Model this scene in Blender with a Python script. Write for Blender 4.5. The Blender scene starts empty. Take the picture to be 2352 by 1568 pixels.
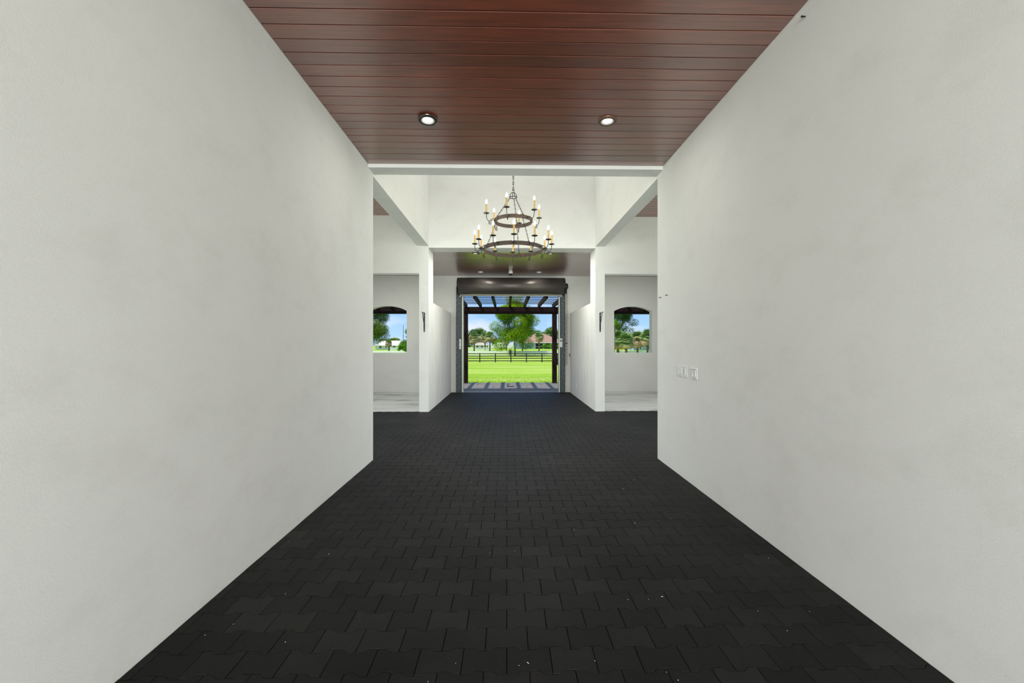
import bpy, bmesh, math, random
import numpy as np
from mathutils import Vector, Matrix
random.seed(7)
rng = np.random.default_rng(11)
S = bpy.context.scene
COL = S.collection
PI = math.pi

# ------------------------------------------------------------------ camera
F_PX = 980.0; CAM_H = 1.42; YAW = math.atan(19/980.0)
cd = bpy.data.cameras.new('camera'); cam = bpy.data.objects.new('camera', cd); COL.objects.link(cam)
cd.sensor_width = 36; cd.sensor_fit = 'HORIZONTAL'; cd.lens = F_PX/2352*36
cd.shift_x = -7/2352; cd.shift_y = 7/2352; cd.clip_start = .05; cd.clip_end = 1000
cam.location = (0, 0, CAM_H); cam.rotation_euler = (PI/2, 0, -YAW)
S.camera = cam

def at(u, v, y):
    """world point seen at photo pixel (u, v) at world depth y"""
    xc = (u-1183)/F_PX
    t = y/(math.cos(YAW)-xc*math.sin(YAW))
    return Vector((t*(xc*math.cos(YAW)+math.sin(YAW)), y, CAM_H+t*(791-v)/F_PX))

# ------------------------------------------------------------------ world, sun, lights, exposure
S.view_settings.view_transform = 'Standard'; S.view_settings.look = 'None'
S.view_settings.gamma = 1; S.view_settings.use_curve_mapping = False
S.view_settings.exposure = 0.0
W = bpy.data.worlds.new('sky'); S.world = W; W.use_nodes = True
nt = W.node_tree; nt.nodes.clear()
def N(nt, t, **k):
    n = nt.nodes.new(t)
    for a, b in k.items():
        if a.startswith('i_'): n.inputs[a[2:].replace('_', ' ')].default_value = b
        else: setattr(n, a, b)
    return n
tc = N(nt, 'ShaderNodeTexCoord'); sp = N(nt, 'ShaderNodeSeparateXYZ'); nt.links.new(tc.outputs['Generated'], sp.inputs[0])
rp = N(nt, 'ShaderNodeValToRGB'); nt.links.new(sp.outputs['Z'], rp.inputs[0])
e = rp.color_ramp.elements
e[0].position = 0; e[0].color = (.50, .73, .98, 1); e[1].position = 1; e[1].color = (.16, .28, .55, 1)
for p_, c_ in ((.05, (.38, .63, .97, 1)), (.12, (.24, .49, .92, 1)), (.4, (.20, .38, .78, 1))):
    q = e.new(p_); q.color = c_
mp = N(nt, 'ShaderNodeMapping'); mp.inputs['Scale'].default_value = (1, 1, 2.6); mp.inputs['Location'].default_value = (.31, .12, .05)
nt.links.new(tc.outputs['Generated'], mp.inputs[0])
nz = N(nt, 'ShaderNodeTexNoise'); nz.inputs['Scale'].default_value = 6.5; nz.inputs['Detail'].default_value = 5; nz.inputs['Roughness'].default_value = .5
nt.links.new(mp.outputs[0], nz.inputs[0])
cr = N(nt, 'ShaderNodeValToRGB'); cr.color_ramp.elements[0].position = .50; cr.color_ramp.elements[1].position = .74
nt.links.new(nz.outputs['Fac'], cr.inputs[0])
mx = N(nt, 'ShaderNodeMixRGB'); mx.inputs[2].default_value = (.86, .88, .95, 1)
nt.links.new(cr.outputs[0], mx.inputs[0]); nt.links.new(rp.outputs[0], mx.inputs[1])
bg = N(nt, 'ShaderNodeBackground'); bg.inputs[1].default_value = 1.1
nt.links.new(mx.outputs[0], bg.inputs[0]); wo = N(nt, 'ShaderNodeOutputWorld'); nt.links.new(bg.outputs[0], wo.inputs[0])

sun = bpy.data.lights.new('sun', 'SUN'); sun.energy = 5.6; sun.angle = .02; sun.color = (1, .95, .86)
so = bpy.data.objects.new('sun', sun); COL.objects.link(so)
so.rotation_euler = Vector((-.42, -.20, .88)).to_track_quat('Z', 'Y').to_euler()

def area(name, loc, rot, sx, sy, power, col=(.94, 1, .965), spread=PI):
    l = bpy.data.lights.new(name, 'AREA'); l.shape = 'RECTANGLE'; l.size = sx; l.size_y = sy; l.energy = power; l.color = col; l.spread = spread
    o = bpy.data.objects.new(name, l); COL.objects.link(o); o.location = loc; o.rotation_euler = rot; return o
L_REAR = area('rear_fill_light', (.12, -5.2, 1.75), (-PI/2, 0, PI), 3.3, 3.3, 720)          # fill lamp added at the unseen rear end to brighten the aisle
L_TOP = area('lantern_fill_light', (.12, 7.18, 6.45), (0, 0, 0), 3.2, 3.4, 62)                  # fill lamp added just under the closed ceiling over the crossing
L_LEFT = area('left_aisle_fill_light', (-6.9, 7.18, 1.9), (0, -PI/2, 0), 3.4, 3.4, 190)       # fill lamps added at both unseen ends of the cross aisle
L_RIGHT = area('right_aisle_fill_light', (7.1, 7.18, 1.9), (0, PI/2, 0), 3.4, 3.4, 190)  # added fill, twin of the left one

area('left_stall_fill_light', (-3.6, 10.9, 3.40), (0, 0, 0), .5, .5, 17)  # added fill without a fixture, lifts the stall walls and floor
area('right_stall_fill_light', (3.9, 10.9, 3.40), (0, 0, 0), .5, .5, 17)  # same added fill for the right stall

# ------------------------------------------------------------------ helpers
def tag(o, label=None, cat=None, group=None, kind=None):
    if label: o['label'] = label
    if cat: o['category'] = cat
    if group: o['group'] = group
    if kind: o['kind'] = kind
    return o
def link(name, me, mat=None, parent=None):
    o = bpy.data.objects.new(name, me); COL.objects.link(o)
    if mat is not None and not me.materials: me.materials.append(mat)
    if parent is not None: o.parent = parent
    return o
def empty(name, loc=(0, 0, 0), rz=0):
    o = bpy.data.objects.new(name, None); COL.objects.link(o); o.location = loc; o.rotation_euler = (0, 0, rz)
    o.empty_display_size = .1; return o
def setobj(name, label, cat, kind=None, loc=(0, 0, 0), group=None):
    return tag(empty(name, loc), label, cat, group, kind)

class MB:
    def __init__(s): s.b = bmesh.new()
    def box(s, x0, x1, y0, y1, z0, z1, bev=0):
        r = bmesh.ops.create_cube(s.b, size=1)
        vs = r['verts']
        bmesh.ops.scale(s.b, vec=(x1-x0, y1-y0, z1-z0), verts=vs)
        bmesh.ops.translate(s.b, vec=((x0+x1)/2, (y0+y1)/2, (z0+z1)/2), verts=vs)
        if bev:
            es = list({e for v in vs for e in v.link_edges})
            bmesh.ops.bevel(s.b, geom=es, offset=bev, segments=1, affect='EDGES')
        return s
    def cyl(s, p0, p1, r0, r1=None, n=12, cap=True):
        p0 = Vector(p0); p1 = Vector(p1); r1 = r0 if r1 is None else r1
        d = p1-p0; q = d.to_track_quat('Z', 'Y').to_matrix().to_4x4()
        bmesh.ops.create_cone(s.b, cap_ends=cap, segments=n, radius1=r0, radius2=r1, depth=d.length, matrix=Matrix.Translation((p0+p1)/2) @ q)
        return s
    def sphere(s, c, r, sc=(1, 1, 1), u=12, v=8):
        bmesh.ops.create_uvsphere(s.b, u_segments=u, v_segments=v, radius=r, matrix=Matrix.Translation(c) @ Matrix.Diagonal((*sc, 1)))
        return s
    def tube(s, pts, r, n=8, closed=False):
        pts = [Vector(p) for p in pts]; m = len(pts)
        rr = r if isinstance(r, (list, tuple)) else [r]*m
        rings = []; up = None
        for i, p in enumerate(pts):
            a = pts[(i-1) % m] if (closed or i > 0) else p
            b = pts[(i+1) % m] if (closed or i < m-1) else p
            d = (b-a).normalized()
            if up is None:
                up = Vector((0, 0, 1)) if abs(d.z) < .9 else Vector((0, 1, 0))
            side = d.cross(up).normalized(); up = side.cross(d).normalized()
            rings.append([s.b.verts.new(p+(side*math.cos(2*PI*k/n)+up*math.sin(2*PI*k/n))*rr[i]) for k in range(n)])
        for i in range(m if closed else m-1):
            A = rings[i]; B = rings[(i+1) % m]
            for k in range(n): s.b.faces.new((A[k], A[(k+1) % n], B[(k+1) % n], B[k]))
        if not closed:
            s.b.faces.new(rings[0][::-1]); s.b.faces.new(rings[-1])
        return s
    def lathe(s, prof, c=(0, 0, 0), n=24):
        c = Vector(c); rings = []
        for r, z in prof:
            if r < 1e-6: rings.append([s.b.verts.new(c+Vector((0, 0, z)))])
            else: rings.append([s.b.verts.new(c+Vector((r*math.cos(2*PI*k/n), r*math.sin(2*PI*k/n), z))) for k in range(n)])
        for A, B in zip(rings, rings[1:]):
            for k in range(n):
                f = []
                for R_, kk in ((A, k), (A, k+1), (B, k+1), (B, k)):
                    v = R_[kk % len(R_)]
                    if v not in f: f.append(v)
                if len(f) > 2: s.b.faces.new(f)
        return s
    def prism(s, outer, holes, y0, y1, axis='y'):
        """outline in (x,z), extruded from y0 to y1"""
        es = []
        for loop in [outer]+list(holes):
            vs = [s.b.verts.new((x, y0, z)) for x, z in loop]
            es += [s.b.edges.new((vs[i], vs[(i+1) % len(vs)])) for i in range(len(vs))]
        r = bmesh.ops.triangle_fill(s.b, edges=es, use_beauty=True)
        fs = [g for g in r['geom'] if isinstance(g, bmesh.types.BMFace)]
        bmesh.ops.dissolve_limit(s.b, angle_limit=.01, verts=[v for f in fs for v in f.verts], edges=[], use_dissolve_boundaries=False) if False else None
        ex = bmesh.ops.extrude_face_region(s.b, geom=fs)
        bmesh.ops.translate(s.b, vec=(0, y1-y0, 0), verts=[v for v in ex['geom'] if isinstance(v, bmesh.types.BMVert)])
        return s
    def build(s, name, mat=None, parent=None, smooth=False, loc=None):
        bmesh.ops.recalc_face_normals(s.b, faces=s.b.faces)
        me = bpy.data.meshes.new(name); s.b.to_mesh(me); s.b.free()
        if smooth: me.polygons.foreach_set('use_smooth', [True]*len(me.polygons))
        o = link(name, me, mat, parent)
        if loc is not None: o.location = loc
        return o
def mesh_np(name, V, Fq, mat, parent=None, tint=None):
    me = bpy.data.meshes.new(name)
    k = Fq.shape[1]; me.vertices.add(len(V)); me.vertices.foreach_set('co', V.astype(np.float32).ravel())
    me.loops.add(Fq.size); me.loops.foreach_set('vertex_index', Fq.astype(np.int32).ravel())
    me.polygons.add(len(Fq)); me.polygons.foreach_set('loop_start', np.arange(0, Fq.size, k, dtype=np.int32))
    me.update(calc_edges=True)
    if tint is not None:
        a = me.attributes.new('tint', 'FLOAT', 'POINT'); a.data.foreach_set('value', tint.astype(np.float32))
    return link(name, me, mat, parent)
def copy_tree(o, parent=None):
    c = o.copy(); COL.objects.link(c); c.parent = parent
    for ch in [x for x in o.children]: copy_tree(ch, c)
    return c

# ------------------------------------------------------------------ materials
def new_mat(name):
    m = bpy.data.materials.new(name); m.use_nodes = True
    nt = m.node_tree; b = nt.nodes['Principled BSDF']; return m, nt, b
def rgb(r, g, b):
    f = lambda c: ((c/255+.055)/1.055)**2.4 if c/255 > .04045 else c/255/12.92
    return (f(r), f(g), f(b), 1)
def noise(nt, scale, detail=4, rough=.55, stretch=None, coord='Object'):
    t = N(nt, 'ShaderNodeTexCoord'); n = N(nt, 'ShaderNodeTexNoise')
    n.inputs['Scale'].default_value = scale; n.inputs['Detail'].default_value = detail; n.inputs['Roughness'].default_value = rough
    if stretch:
        m = N(nt, 'ShaderNodeMapping'); m.inputs['Scale'].default_value = stretch
        nt.links.new(t.outputs[coord], m.inputs[0]); nt.links.new(m.outputs[0], n.inputs[0])
    else: nt.links.new(t.outputs[coord], n.inputs[0])
    return n
def ramp(nt, src, stops):
    r = N(nt, 'ShaderNodeValToRGB'); e = r.color_ramp.elements
    e[0].position, e[0].color = stops[0][0], (*stops[0][1][:3], 1); e[1].position, e[1].color = stops[-1][0], (*stops[-1][1][:3], 1)
    for p, c in stops[1:-1]: q = e.new(p); q.color = (*c[:3], 1)
    nt.links.new(src, r.inputs[0]); return r
def mix(nt, fac, a, b, mode='MIX'):
    m = N(nt, 'ShaderNodeMixRGB'); m.blend_type = mode
    for i, x in ((0, fac), (1, a), (2, b)):
        if isinstance(x, (int, float)): m.inputs[i].default_value = x
        elif isinstance(x, tuple): m.inputs[i].default_value = x
        else: nt.links.new(x, m.inputs[i])
    return m.outputs[0]
def bump(nt, b, src, strength, dist=.01):
    p = N(nt, 'ShaderNodeBump'); p.inputs['Strength'].default_value = strength; p.inputs['Distance'].default_value = dist
    nt.links.new(src, p.inputs['Height']); nt.links.new(p.outputs[0], b.inputs['Normal'])
def simple(name, c, rough=.5, metal=0, var=.08, nscale=20, bmp=0, spec=.5, emit=None, es=0):
    m, nt, b = new_mat(name)
    n = noise(nt, nscale)
    lo = tuple(x*(1-var) for x in c[:3]); hi = tuple(min(1, x*(1+var)) for x in c[:3])
    r = ramp(nt, n.outputs['Fac'], [(.3, lo), (.7, hi)])
    nt.links.new(r.outputs[0], b.inputs['Base Color'])
    b.inputs['Roughness'].default_value = rough; b.inputs['Metallic'].default_value = metal; b.inputs['Specular IOR Level'].default_value = spec
    if bmp: bump(nt, b, n.outputs['Fac'], bmp)
    if emit: b.inputs['Emission Color'].default_value = (*emit, 1); b.inputs['Emission Strength'].default_value = es
    return m
def plaster(name, c, streak=False, dirt=.0):
    m, nt, b = new_mat(name)
    n1 = noise(nt, .9, 5, .6); r1 = ramp(nt, n1.outputs['Fac'], [(.3, tuple(x*.955 for x in c)), (.72, c)])
    colr = r1.outputs[0]
    n2 = noise(nt, 170 if not streak else 60, 3, .6)
    r2 = ramp(nt, n2.outputs['Fac'], [(.3, (.955,)*3), (.65, (1, 1, 1))])
    colr = mix(nt, 1.0, colr, r2.outputs[0], 'MULTIPLY')
    if streak:
        n3 = noise(nt, 9, 6, .7, (1, 1, .12)); r3 = ramp(nt, n3.outputs['Fac'], [(.36, (.80, .80, .79)), (.52, (1, 1, 1))])
        colr = mix(nt, .8, colr, r3.outputs[0], 'MULTIPLY')
    if dirt:
        n4 = noise(nt, 2.3, 6, .65, (1, 1, 1.6)); r4 = ramp(nt, n4.outputs['Fac'], [(.32, (.86, .85, .83)), (.5, (1, 1, 1))])
        colr = mix(nt, dirt, colr, r4.outputs[0], 'MULTIPLY')
    nt.links.new(colr, b.inputs['Base Color'])
    b.inputs['Roughness'].default_value = .85; b.inputs['Specular IOR Level'].default_value = .25
    nb = noise(nt, 130, 3, .6); bump(nt, b, nb.outputs['Fac'], .14, .003)
    return m
M = {}
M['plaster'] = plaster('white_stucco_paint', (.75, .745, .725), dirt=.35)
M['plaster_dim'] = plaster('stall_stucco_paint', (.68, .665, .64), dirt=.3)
M['whitewash'] = plaster('brushed_whitewash', (.80, .795, .78), streak=True)
M['reveal'] = plaster('window_reveal_paint', (.80, .79, .76))

def wood_ceiling(name, c0, c1, rough=.3, coat=.0, cior=1.6, crough=.18):
    m, nt, b = new_mat(name)
    oi = N(nt, 'ShaderNodeObjectInfo')
    tcn = N(nt, 'ShaderNodeTexCoord'); mpn = N(nt, 'ShaderNodeMapping'); mpn.inputs['Scale'].default_value = (1.2, 22, 22)
    ad = N(nt, 'ShaderNodeVectorMath'); ad.operation = 'ADD'
    cb = N(nt, 'ShaderNodeCombineXYZ'); mu = N(nt, 'ShaderNodeMath'); mu.operation = 'MULTIPLY'; mu.inputs[1].default_value = 37
    nt.links.new(oi.outputs['Random'], mu.inputs[0]); nt.links.new(mu.outputs[0], cb.inputs[0]); nt.links.new(mu.outputs[0], cb.inputs[1])
    nt.links.new(tcn.outputs['Object'], ad.inputs[0]); nt.links.new(cb.outputs[0], ad.inputs[1]); nt.links.new(ad.outputs[0], mpn.inputs[0])
    n = N(nt, 'ShaderNodeTexNoise'); n.inputs['Scale'].default_value = 2.2; n.inputs['Detail'].default_value = 8; n.inputs['Distortion'].default_value = .8
    nt.links.new(mpn.outputs[0], n.inputs[0])
    g = ramp(nt, n.outputs['Fac'], [(.3, c0), (.5, tuple((a+b_)/2 for a, b_ in zip(c0, c1))), (.72, c1)])
    rr = ramp(nt, oi.outputs['Random'], [(0, (.72, .70, .70)), (.5, (1, 1, 1)), (1, (1.0, .92, .86))])
    c = mix(nt, 1, g.outputs[0], rr.outputs[0], 'MULTIPLY')
    n2 = noise(nt, .8, 3); r2 = ramp(nt, n2.outputs['Fac'], [(.35, (.82, .74, .72)), (.65, (1, 1, 1))])
    c = mix(nt, 1, c, r2.outputs[0], 'MULTIPLY')
    nt.links.new(c, b.inputs['Base Color'])
    b.inputs['Roughness'].default_value = rough; b.inputs['Specular IOR Level'].default_value = .6
    b.inputs['Coat Weight'].default_value = coat; b.inputs['Coat Roughness'].default_value = crough; b.inputs['Coat IOR'].default_value = cior
    bump(nt, b, n.outputs['Fac'], .25, .002)
    return m
M['wood'] = wood_ceiling('stained_cedar_ceiling', (.11, .018, .006), (.28, .062, .025), .32, .85, 2.2, .32)
M['wood_far'] = wood_ceiling('stained_cedar_glossy', (.12, .035, .018), (.26, .09, .048), .35, 1.0, 4.8, .22)
M['gap'] = simple('dark_recess', (.012, .006, .004), .9)

def paver_mat(name, attr):
    m, nt, b = new_mat(name)
    if attr:
        a = N(nt, 'ShaderNodeAttribute'); a.attribute_name = 'tint'; src = a.outputs['Fac']
    else:
        a = N(nt, 'ShaderNodeObjectInfo'); src = a.outputs['Random']
    r = ramp(nt, src, [(0, (.0072, .0072, .0075)), (.45, (.0098, .0098, .0096)), (.8, (.0125, .0125, .0122)), (1, (.0165, .0165, .016))])
    geo = N(nt, 'ShaderNodeNewGeometry')
    def wn(scale, det):
        n = N(nt, 'ShaderNodeTexNoise'); n.inputs['Scale'].default_value = scale; n.inputs['Detail'].default_value = det
        nt.links.new(geo.outputs['Position'], n.inputs[0]); return n
    n1 = wn(1.1, 7); r1 = ramp(nt, n1.outputs['Fac'], [(.34, (.5, .5, .52)), (.5, (.95, .95, .95)), (.68, (1.4, 1.4, 1.36))])
    c = mix(nt, 1, r.outputs[0], r1.outputs[0], 'MULTIPLY')
    n2 = wn(190, 2); r2 = ramp(nt, n2.outputs['Fac'], [(.35, (.55, .55, .55)), (.6, (1.0, 1.0, 1.0)), (.8, (2.2, 2.2, 2.1))])
    c = mix(nt, 1, c, r2.outputs[0], 'MULTIPLY')
    nt.links.new(c, b.inputs['Base Color'])
    b.inputs['Roughness'].default_value = .62; b.inputs['Specular IOR Level'].default_value = .15
    bump(nt, b, n2.outputs['Fac'], .5, .003)
    return m
M['paver'] = paver_mat('black_rubber_paver', False)
M['paver_mass'] = paver_mat('black_rubber_paver_mass', True)
M['sand'] = simple('joint_sand', (.006, .006, .006), .95)

def concrete(name, c, dark=.5, stain=.5, scale=1.2, lo_=.34):
    m, nt, b = new_mat(name)
    n1 = noise(nt, scale, 7, .65, (.55, 1.6, 1), 'Object'); r1 = ramp(nt, n1.outputs['Fac'], [(lo_, tuple(x*dark for x in c)), (lo_+.13, tuple(x*.85 for x in c)), (lo_+.28, c)])
    n2 = noise(nt, 40, 4); r2 = ramp(nt, n2.outputs['Fac'], [(.3, (.85,)*3), (.7, (1, 1, 1))])
    nt.links.new(mix(nt, 1, r1.outputs[0], r2.outputs[0], 'MULTIPLY'), b.inputs['Base Color'])
    b.inputs['Roughness'].default_value = .7
    bump(nt, b, n2.outputs['Fac'], .3, .003); return m
M['stall_floor'] = concrete('worn_white_concrete', (.80, .79, .77), .25, scale=1.4, lo_=.29)
M['patio'] = concrete('grey_patio_slab', (.18, .168, .155), .4)
M['pergola'] = simple('dark_stained_timber', (.020, .010, .009), .8, spec=.15, var=.25, nscale=6, bmp=.2)
M['slate'] = simple('slate_painted_steel', rgb(52, 61, 66), .45, .2, var=.06)
M['galv'] = simple('galvanised_steel', rgb(175, 175, 168), .45, .4)
M['bronze'] = simple('dark_bronze_steel', (.10, .085, .078), .42, .6, var=.05)
M['black'] = simple('black_metal', (.012, .012, .012), .5, .4)
M['bolt'] = simple('zinc_bolt', rgb(200, 200, 200), .35, .6)
M['white_plastic'] = simple('white_plastic', (.72, .715, .70), .35, var=.02)
M['plate'] = simple('painted_switch_plate', (.69, .69, .67), .55, var=.02)
M['sticker'] = simple('white_sticker', (.62, .64, .62), .5, var=.03)
M['red'] = simple('red_print', rgb(150, 60, 60), .5)
M['iron'] = simple('rusty_wrought_iron', (.055, .042, .034), .65, .5, var=.5, nscale=30, bmp=.4)
M['iron_arm'] = simple('blackened_iron', (.03, .032, .034), .5, .5, var=.15)
M['rust'] = simple('rusty_ring_iron', (.085, .06, .048), .75, .25, var=.5, nscale=35, bmp=.5)
M['candle'] = simple('beeswax_sleeve', (.55, .36, .12), .55, var=.2, nscale=60)
M['bulb'] = simple('lit_bulb', (1, .9, .7), .3, emit=(1, .82, .55), es=7)
M['lamp'] = simple('downlight_lens', (.8, .8, .75), .4, emit=(1, .97, .88), es=1.0)
M['copper'] = simple('brown_painted_trim', rgb(110, 82, 66), .4, .3)
M['chrome'] = simple('dark_chrome_ring', rgb(95, 88, 84), .2, .85)
M['fence_dark'] = simple('dark_creosoted_board', (.028, .021, .016), .8, var=.25, nscale=3)
M['fence_white'] = simple('white_vinyl', (.93, .93, .92), .5, var=.02)
M['bark'] = simple('grey_bark', (.22, .18, .14), .9, var=.35, nscale=5, bmp=.4)
M['palm_bark'] = simple('palm_bark', (.20, .145, .105), .95, var=.4, nscale=6, bmp=.5)
M['glass_dark'] = simple('dark_window_glass', (.02, .03, .04), .1)

# ------------------------------------------------------------------ dimensions
XL, XR = -1.65, 1.885
YC = 5.30      # near corner of the crossing
YB = 9.04      # far side of the crossing
YW = 12.80     # front wall inner face
ZC = 3.57; ZB = 3.50; ZA = 4.14; ZF = 3.475

# ------------------------------------------------------------------ floor with dog-bone pavers
floor = MB().box(-7.2, 7.4, -5.4, YB+.1, -.16, -.014).box(XL-.1, XR+.1, YB+.1, YW, -.16, -.014).build('floor', M['sand'])
tag(floor, 'floor of black interlocking dog-bone pavers in the aisle', 'floor', kind='structure')
PW, PR, PA, GP = .2, .1447, .0105, .002
def hprof(d):
    d = abs(d)
    if d <= .038: return -1
    if d >= .062: return 1
    return (d-.05)/.012
def paver_geo(x0, xa, xb):
    """outline for a paver centred x0, clipped to xa..xb (world x), centred in y on 0"""
    l = max(x0-PW/2, xa)+GP*.5; r = min(x0+PW/2, xb)-GP*.5
    xs = [l]+[x for x in (x0-.062, x0-.038, x0+.038, x0+.062) if l < x < r]+[r]
    top = [(x-x0, PR/2+PA*hprof(x-x0)-GP*.5) for x in xs]
    bot = [(x, -y) for x, y in top][::-1]
    return top+bot
def paver_mesh(out):
    n = len(out); c = np.array(out); 
    ins = []
    cx, cy = c.mean(0)
    for x, y in out: ins.append((x-(.0017 if x > cx else -.0017), y-(.0017 if y > cy else -.0017)))
    V = [(x, y, 0) for x, y in ins]+[(x, y, -.0025) for x, y in out]+[(x, y, -.02) for x, y in out]
    Fs = [tuple(range(n))[::-1]]
    for k in range(n):
        j = (k+1) % n
        Fs.append((k, j, n+j, n+k)); Fs.append((n+k, n+j, 2*n+j, 2*n+k))
    return V, Fs
rows = []
spans = []
k0 = -49
y_start = 1.849
def spans_for(y):
    if y < YC-.02: return [(XL, XR)]
    if y < YB-.01: return [(-6.8, 7.0)]
    return [(XL, XR)]
cand = []
for k in range(-45, 76):
    yc = y_start+(k+.5)*PR
    if yc < -4.8 or yc+PR/2 > YW+.01: continue
    for xa, xb in spans_for(yc):
        sh = 0.1 if k % 2 == 0 else 0.0
        i0 = int(math.floor((xa-sh)/PW))-1; i1 = int(math.ceil((xb-sh)/PW))+1
        for i in range(i0, i1+1):
            xc = sh+i*PW
            l = max(xc-PW/2, xa); r = min(xc+PW/2, xb)
            if r-l < .012: continue
            cand.append((yc, xc, xa, xb, l, r))
vis = sorted([c for c in cand if c[0] > 1.80], key=lambda c: c[0]*c[0]+.2*c[1]**2)
near = set(id(c) for c in vis[:300])
full = None; cache = {}
rv, rf, rt = [], [], []
for c in cand:
    yc, xc, xa, xb, l, r = c
    isfull = (l <= xc-PW/2+1e-6 and r >= xc+PW/2-1e-6)
    key = (round(l-xc, 3), round(r-xc, 3))
    if key not in cache: cache[key] = paver_mesh(paver_geo(xc, xa, xb))
    V, Fs = cache[key]
    if id(c) in near:
        mk = ('me',)+key
        if mk not in cache:
            me = bpy.data.meshes.new('paver'); me.from_pydata(V, [], Fs); me.update(); me.flip_normals() if me.polygons[0].normal.z < 0 else None
            me.materials.append(M['paver']); cache[mk] = me
        o = bpy.data.objects.new('paver', cache[mk]); COL.objects.link(o); o.parent = floor
        o.location = (xc, yc, -random.random()*.0012)
        o.rotation_euler = (random.uniform(-.004, .004), random.uniform(-.003, .003), random.uniform(-.002, .002))
    else:
        t = rng.random(); b0 = len(rv); dz = -random.random()*.0015; tx = random.uniform(-.004, .004)
        for x, y, z in V: rv.append((x+xc, y+yc, z+dz+y*tx)); rt.append(t)
        for f in Fs: rf.append(tuple(b0+q for q in f))
me = bpy.data.meshes.new('distant_pavers'); me.from_pydata(rv, [], rf); me.update()
if me.polygons[0].normal.z < 0: me.flip_normals()
a = me.attributes.new('tint', 'FLOAT', 'POINT'); a.data.foreach_set('value', rt)
o = link('paver_field', me, M['paver_mass'], floor); o['kind'] = 'stuff'

# straw and grit on the pavers
mb = MB()
for _ in range(90):
    y = 1.7+random.random()**1.3*6; x = random.uniform(XL+.05, XR-.05)
    L_ = random.choice([.002, .003, .004, .012]); a_ = random.random()*PI
    r = bmesh.ops.create_cube(mb.b, size=1, matrix=Matrix.Translation((x, y, .002)) @ Matrix.Rotation(a_, 4, 'Z') @ Matrix.Diagonal((L_, .0025, .002, 1)))
tag(mb.build('straw_bits', simple('pale_straw', (.5, .48, .42), .8)), 'pale straw bits and grit scattered on the black pavers', 'straw', kind='stuff')

# ------------------------------------------------------------------ walls
WT = .22
def struct(o, label, cat='wall'):
    return tag(o, label, cat, kind='structure')
struct(MB().box(XL-WT, XL, -5.2, YC, -.014, ZC+.0225).build('wall_left', M['plaster']), 'long white stucco wall on the left side of the near aisle')
struct(MB().box(XR, XR+WT, -5.2, YC, -.014, ZC+.0225).build('wall_right', M['plaster']), 'long white stucco wall on the right, carrying the switch plates')
# near side of the cross aisle (either side of the corridor, plus header above the opening)
struct(MB().box(-7.1, XL-WT, YC-WT, YC, -.014, ZA).build('wall_crossing_left', M['plaster']), 'cross aisle wall around the corner left of the aisle')
struct(MB().box(XR+WT, 7.3, YC-WT, YC, -.014, ZA).build('wall_crossing_right', M['plaster']), 'cross aisle wall around the corner right of the aisle')
struct(MB().box(XL-WT, XR+WT, YC-.19, YC+.03, 3.528, 6.6).build('trim_near_beam', M['plaster']), 'white beam across the end of the near wooden ceiling', 'beam')
# lantern walls / side beams
struct(MB().box(XL-WT-.015, XL, YC, YB, ZB, 6.6).build('wall_lantern_left', M['plaster']), 'left side beam and wall of the white lantern over the chandelier')
struct(MB().box(XR, XR+.20, YC, YB, ZB, 6.6).build('wall_lantern_right', M['plaster']), 'right side beam and wall of the white lantern over the chandelier')
struct(MB().box(XL-WT, XR+WT, YB+.002, YB+.42, ZF-.01, 6.6).build('wall_lantern_back', M['plaster']), 'white upper wall behind the chandelier above the far ceiling')
struct(MB().box(XL-.3, XR+.3, YC-.3, YB+.5, 6.6, 6.75).build('ceiling_lantern', M['plaster']), 'white ceiling at the top of the lantern', 'ceiling')
# far side of the cross aisle: columns and headers over the stall openings
colL = struct(MB().box(XL-.20, XL, YB, YB+.55, -.014, 3.62).build('column_left', M['plaster']), 'white square column at the left stall, with a black shelf bracket', 'column')
colR = struct(MB().box(XR, XR+.20, YB, YB+.55, -.014, 3.62).build('column_right', M['plaster']), 'white square column at the right stall, with a black shelf bracket', 'column')
OPZ = 2.925
struct(MB().box(-6.2, XL-.20, YB, YB+WT, OPZ, ZA).box(-7.1, -6.2, YB, YB+WT, -.014, ZA).build('wall_header_left', M['plaster']), 'white wall over the left stall opening')
struct(MB().box(XR+.20, 6.4, YB, YB+WT, OPZ, ZA).box(6.4, 7.3, YB, YB+WT, -.014, ZA).build('wall_header_right', M['plaster']), 'white wall over the right stall opening')
# half height partitions
for nm, xa, xb, side in (('partition_left', XL-.2, XL, 'left'), ('partition_right', XR, XR+.2, 'right')):
    b = MB().box(xa, xb, YB+.55, YW-.10, -.014, 2.35)
    es = [e for e in b.b.edges if abs(e.verts[0].co.y-(YW-.1)) < 1e-4 and abs(e.verts[1].co.y-(YW-.1)) < 1e-4 and abs(e.verts[0].co.x-e.verts[1].co.x) < 1e-4]
    bmesh.ops.bevel(b.b, geom=es, offset=.07, segments=5, affect='EDGES')
    b.box(xa+.03, xb-.03, YW-.13, YW, -.014, 2.30)
    struct(b.build('wall_'+nm, M['whitewash']), 'half height streaky whitewashed partition on the %s of the passage to the roller door' % side, 'partition')

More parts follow.
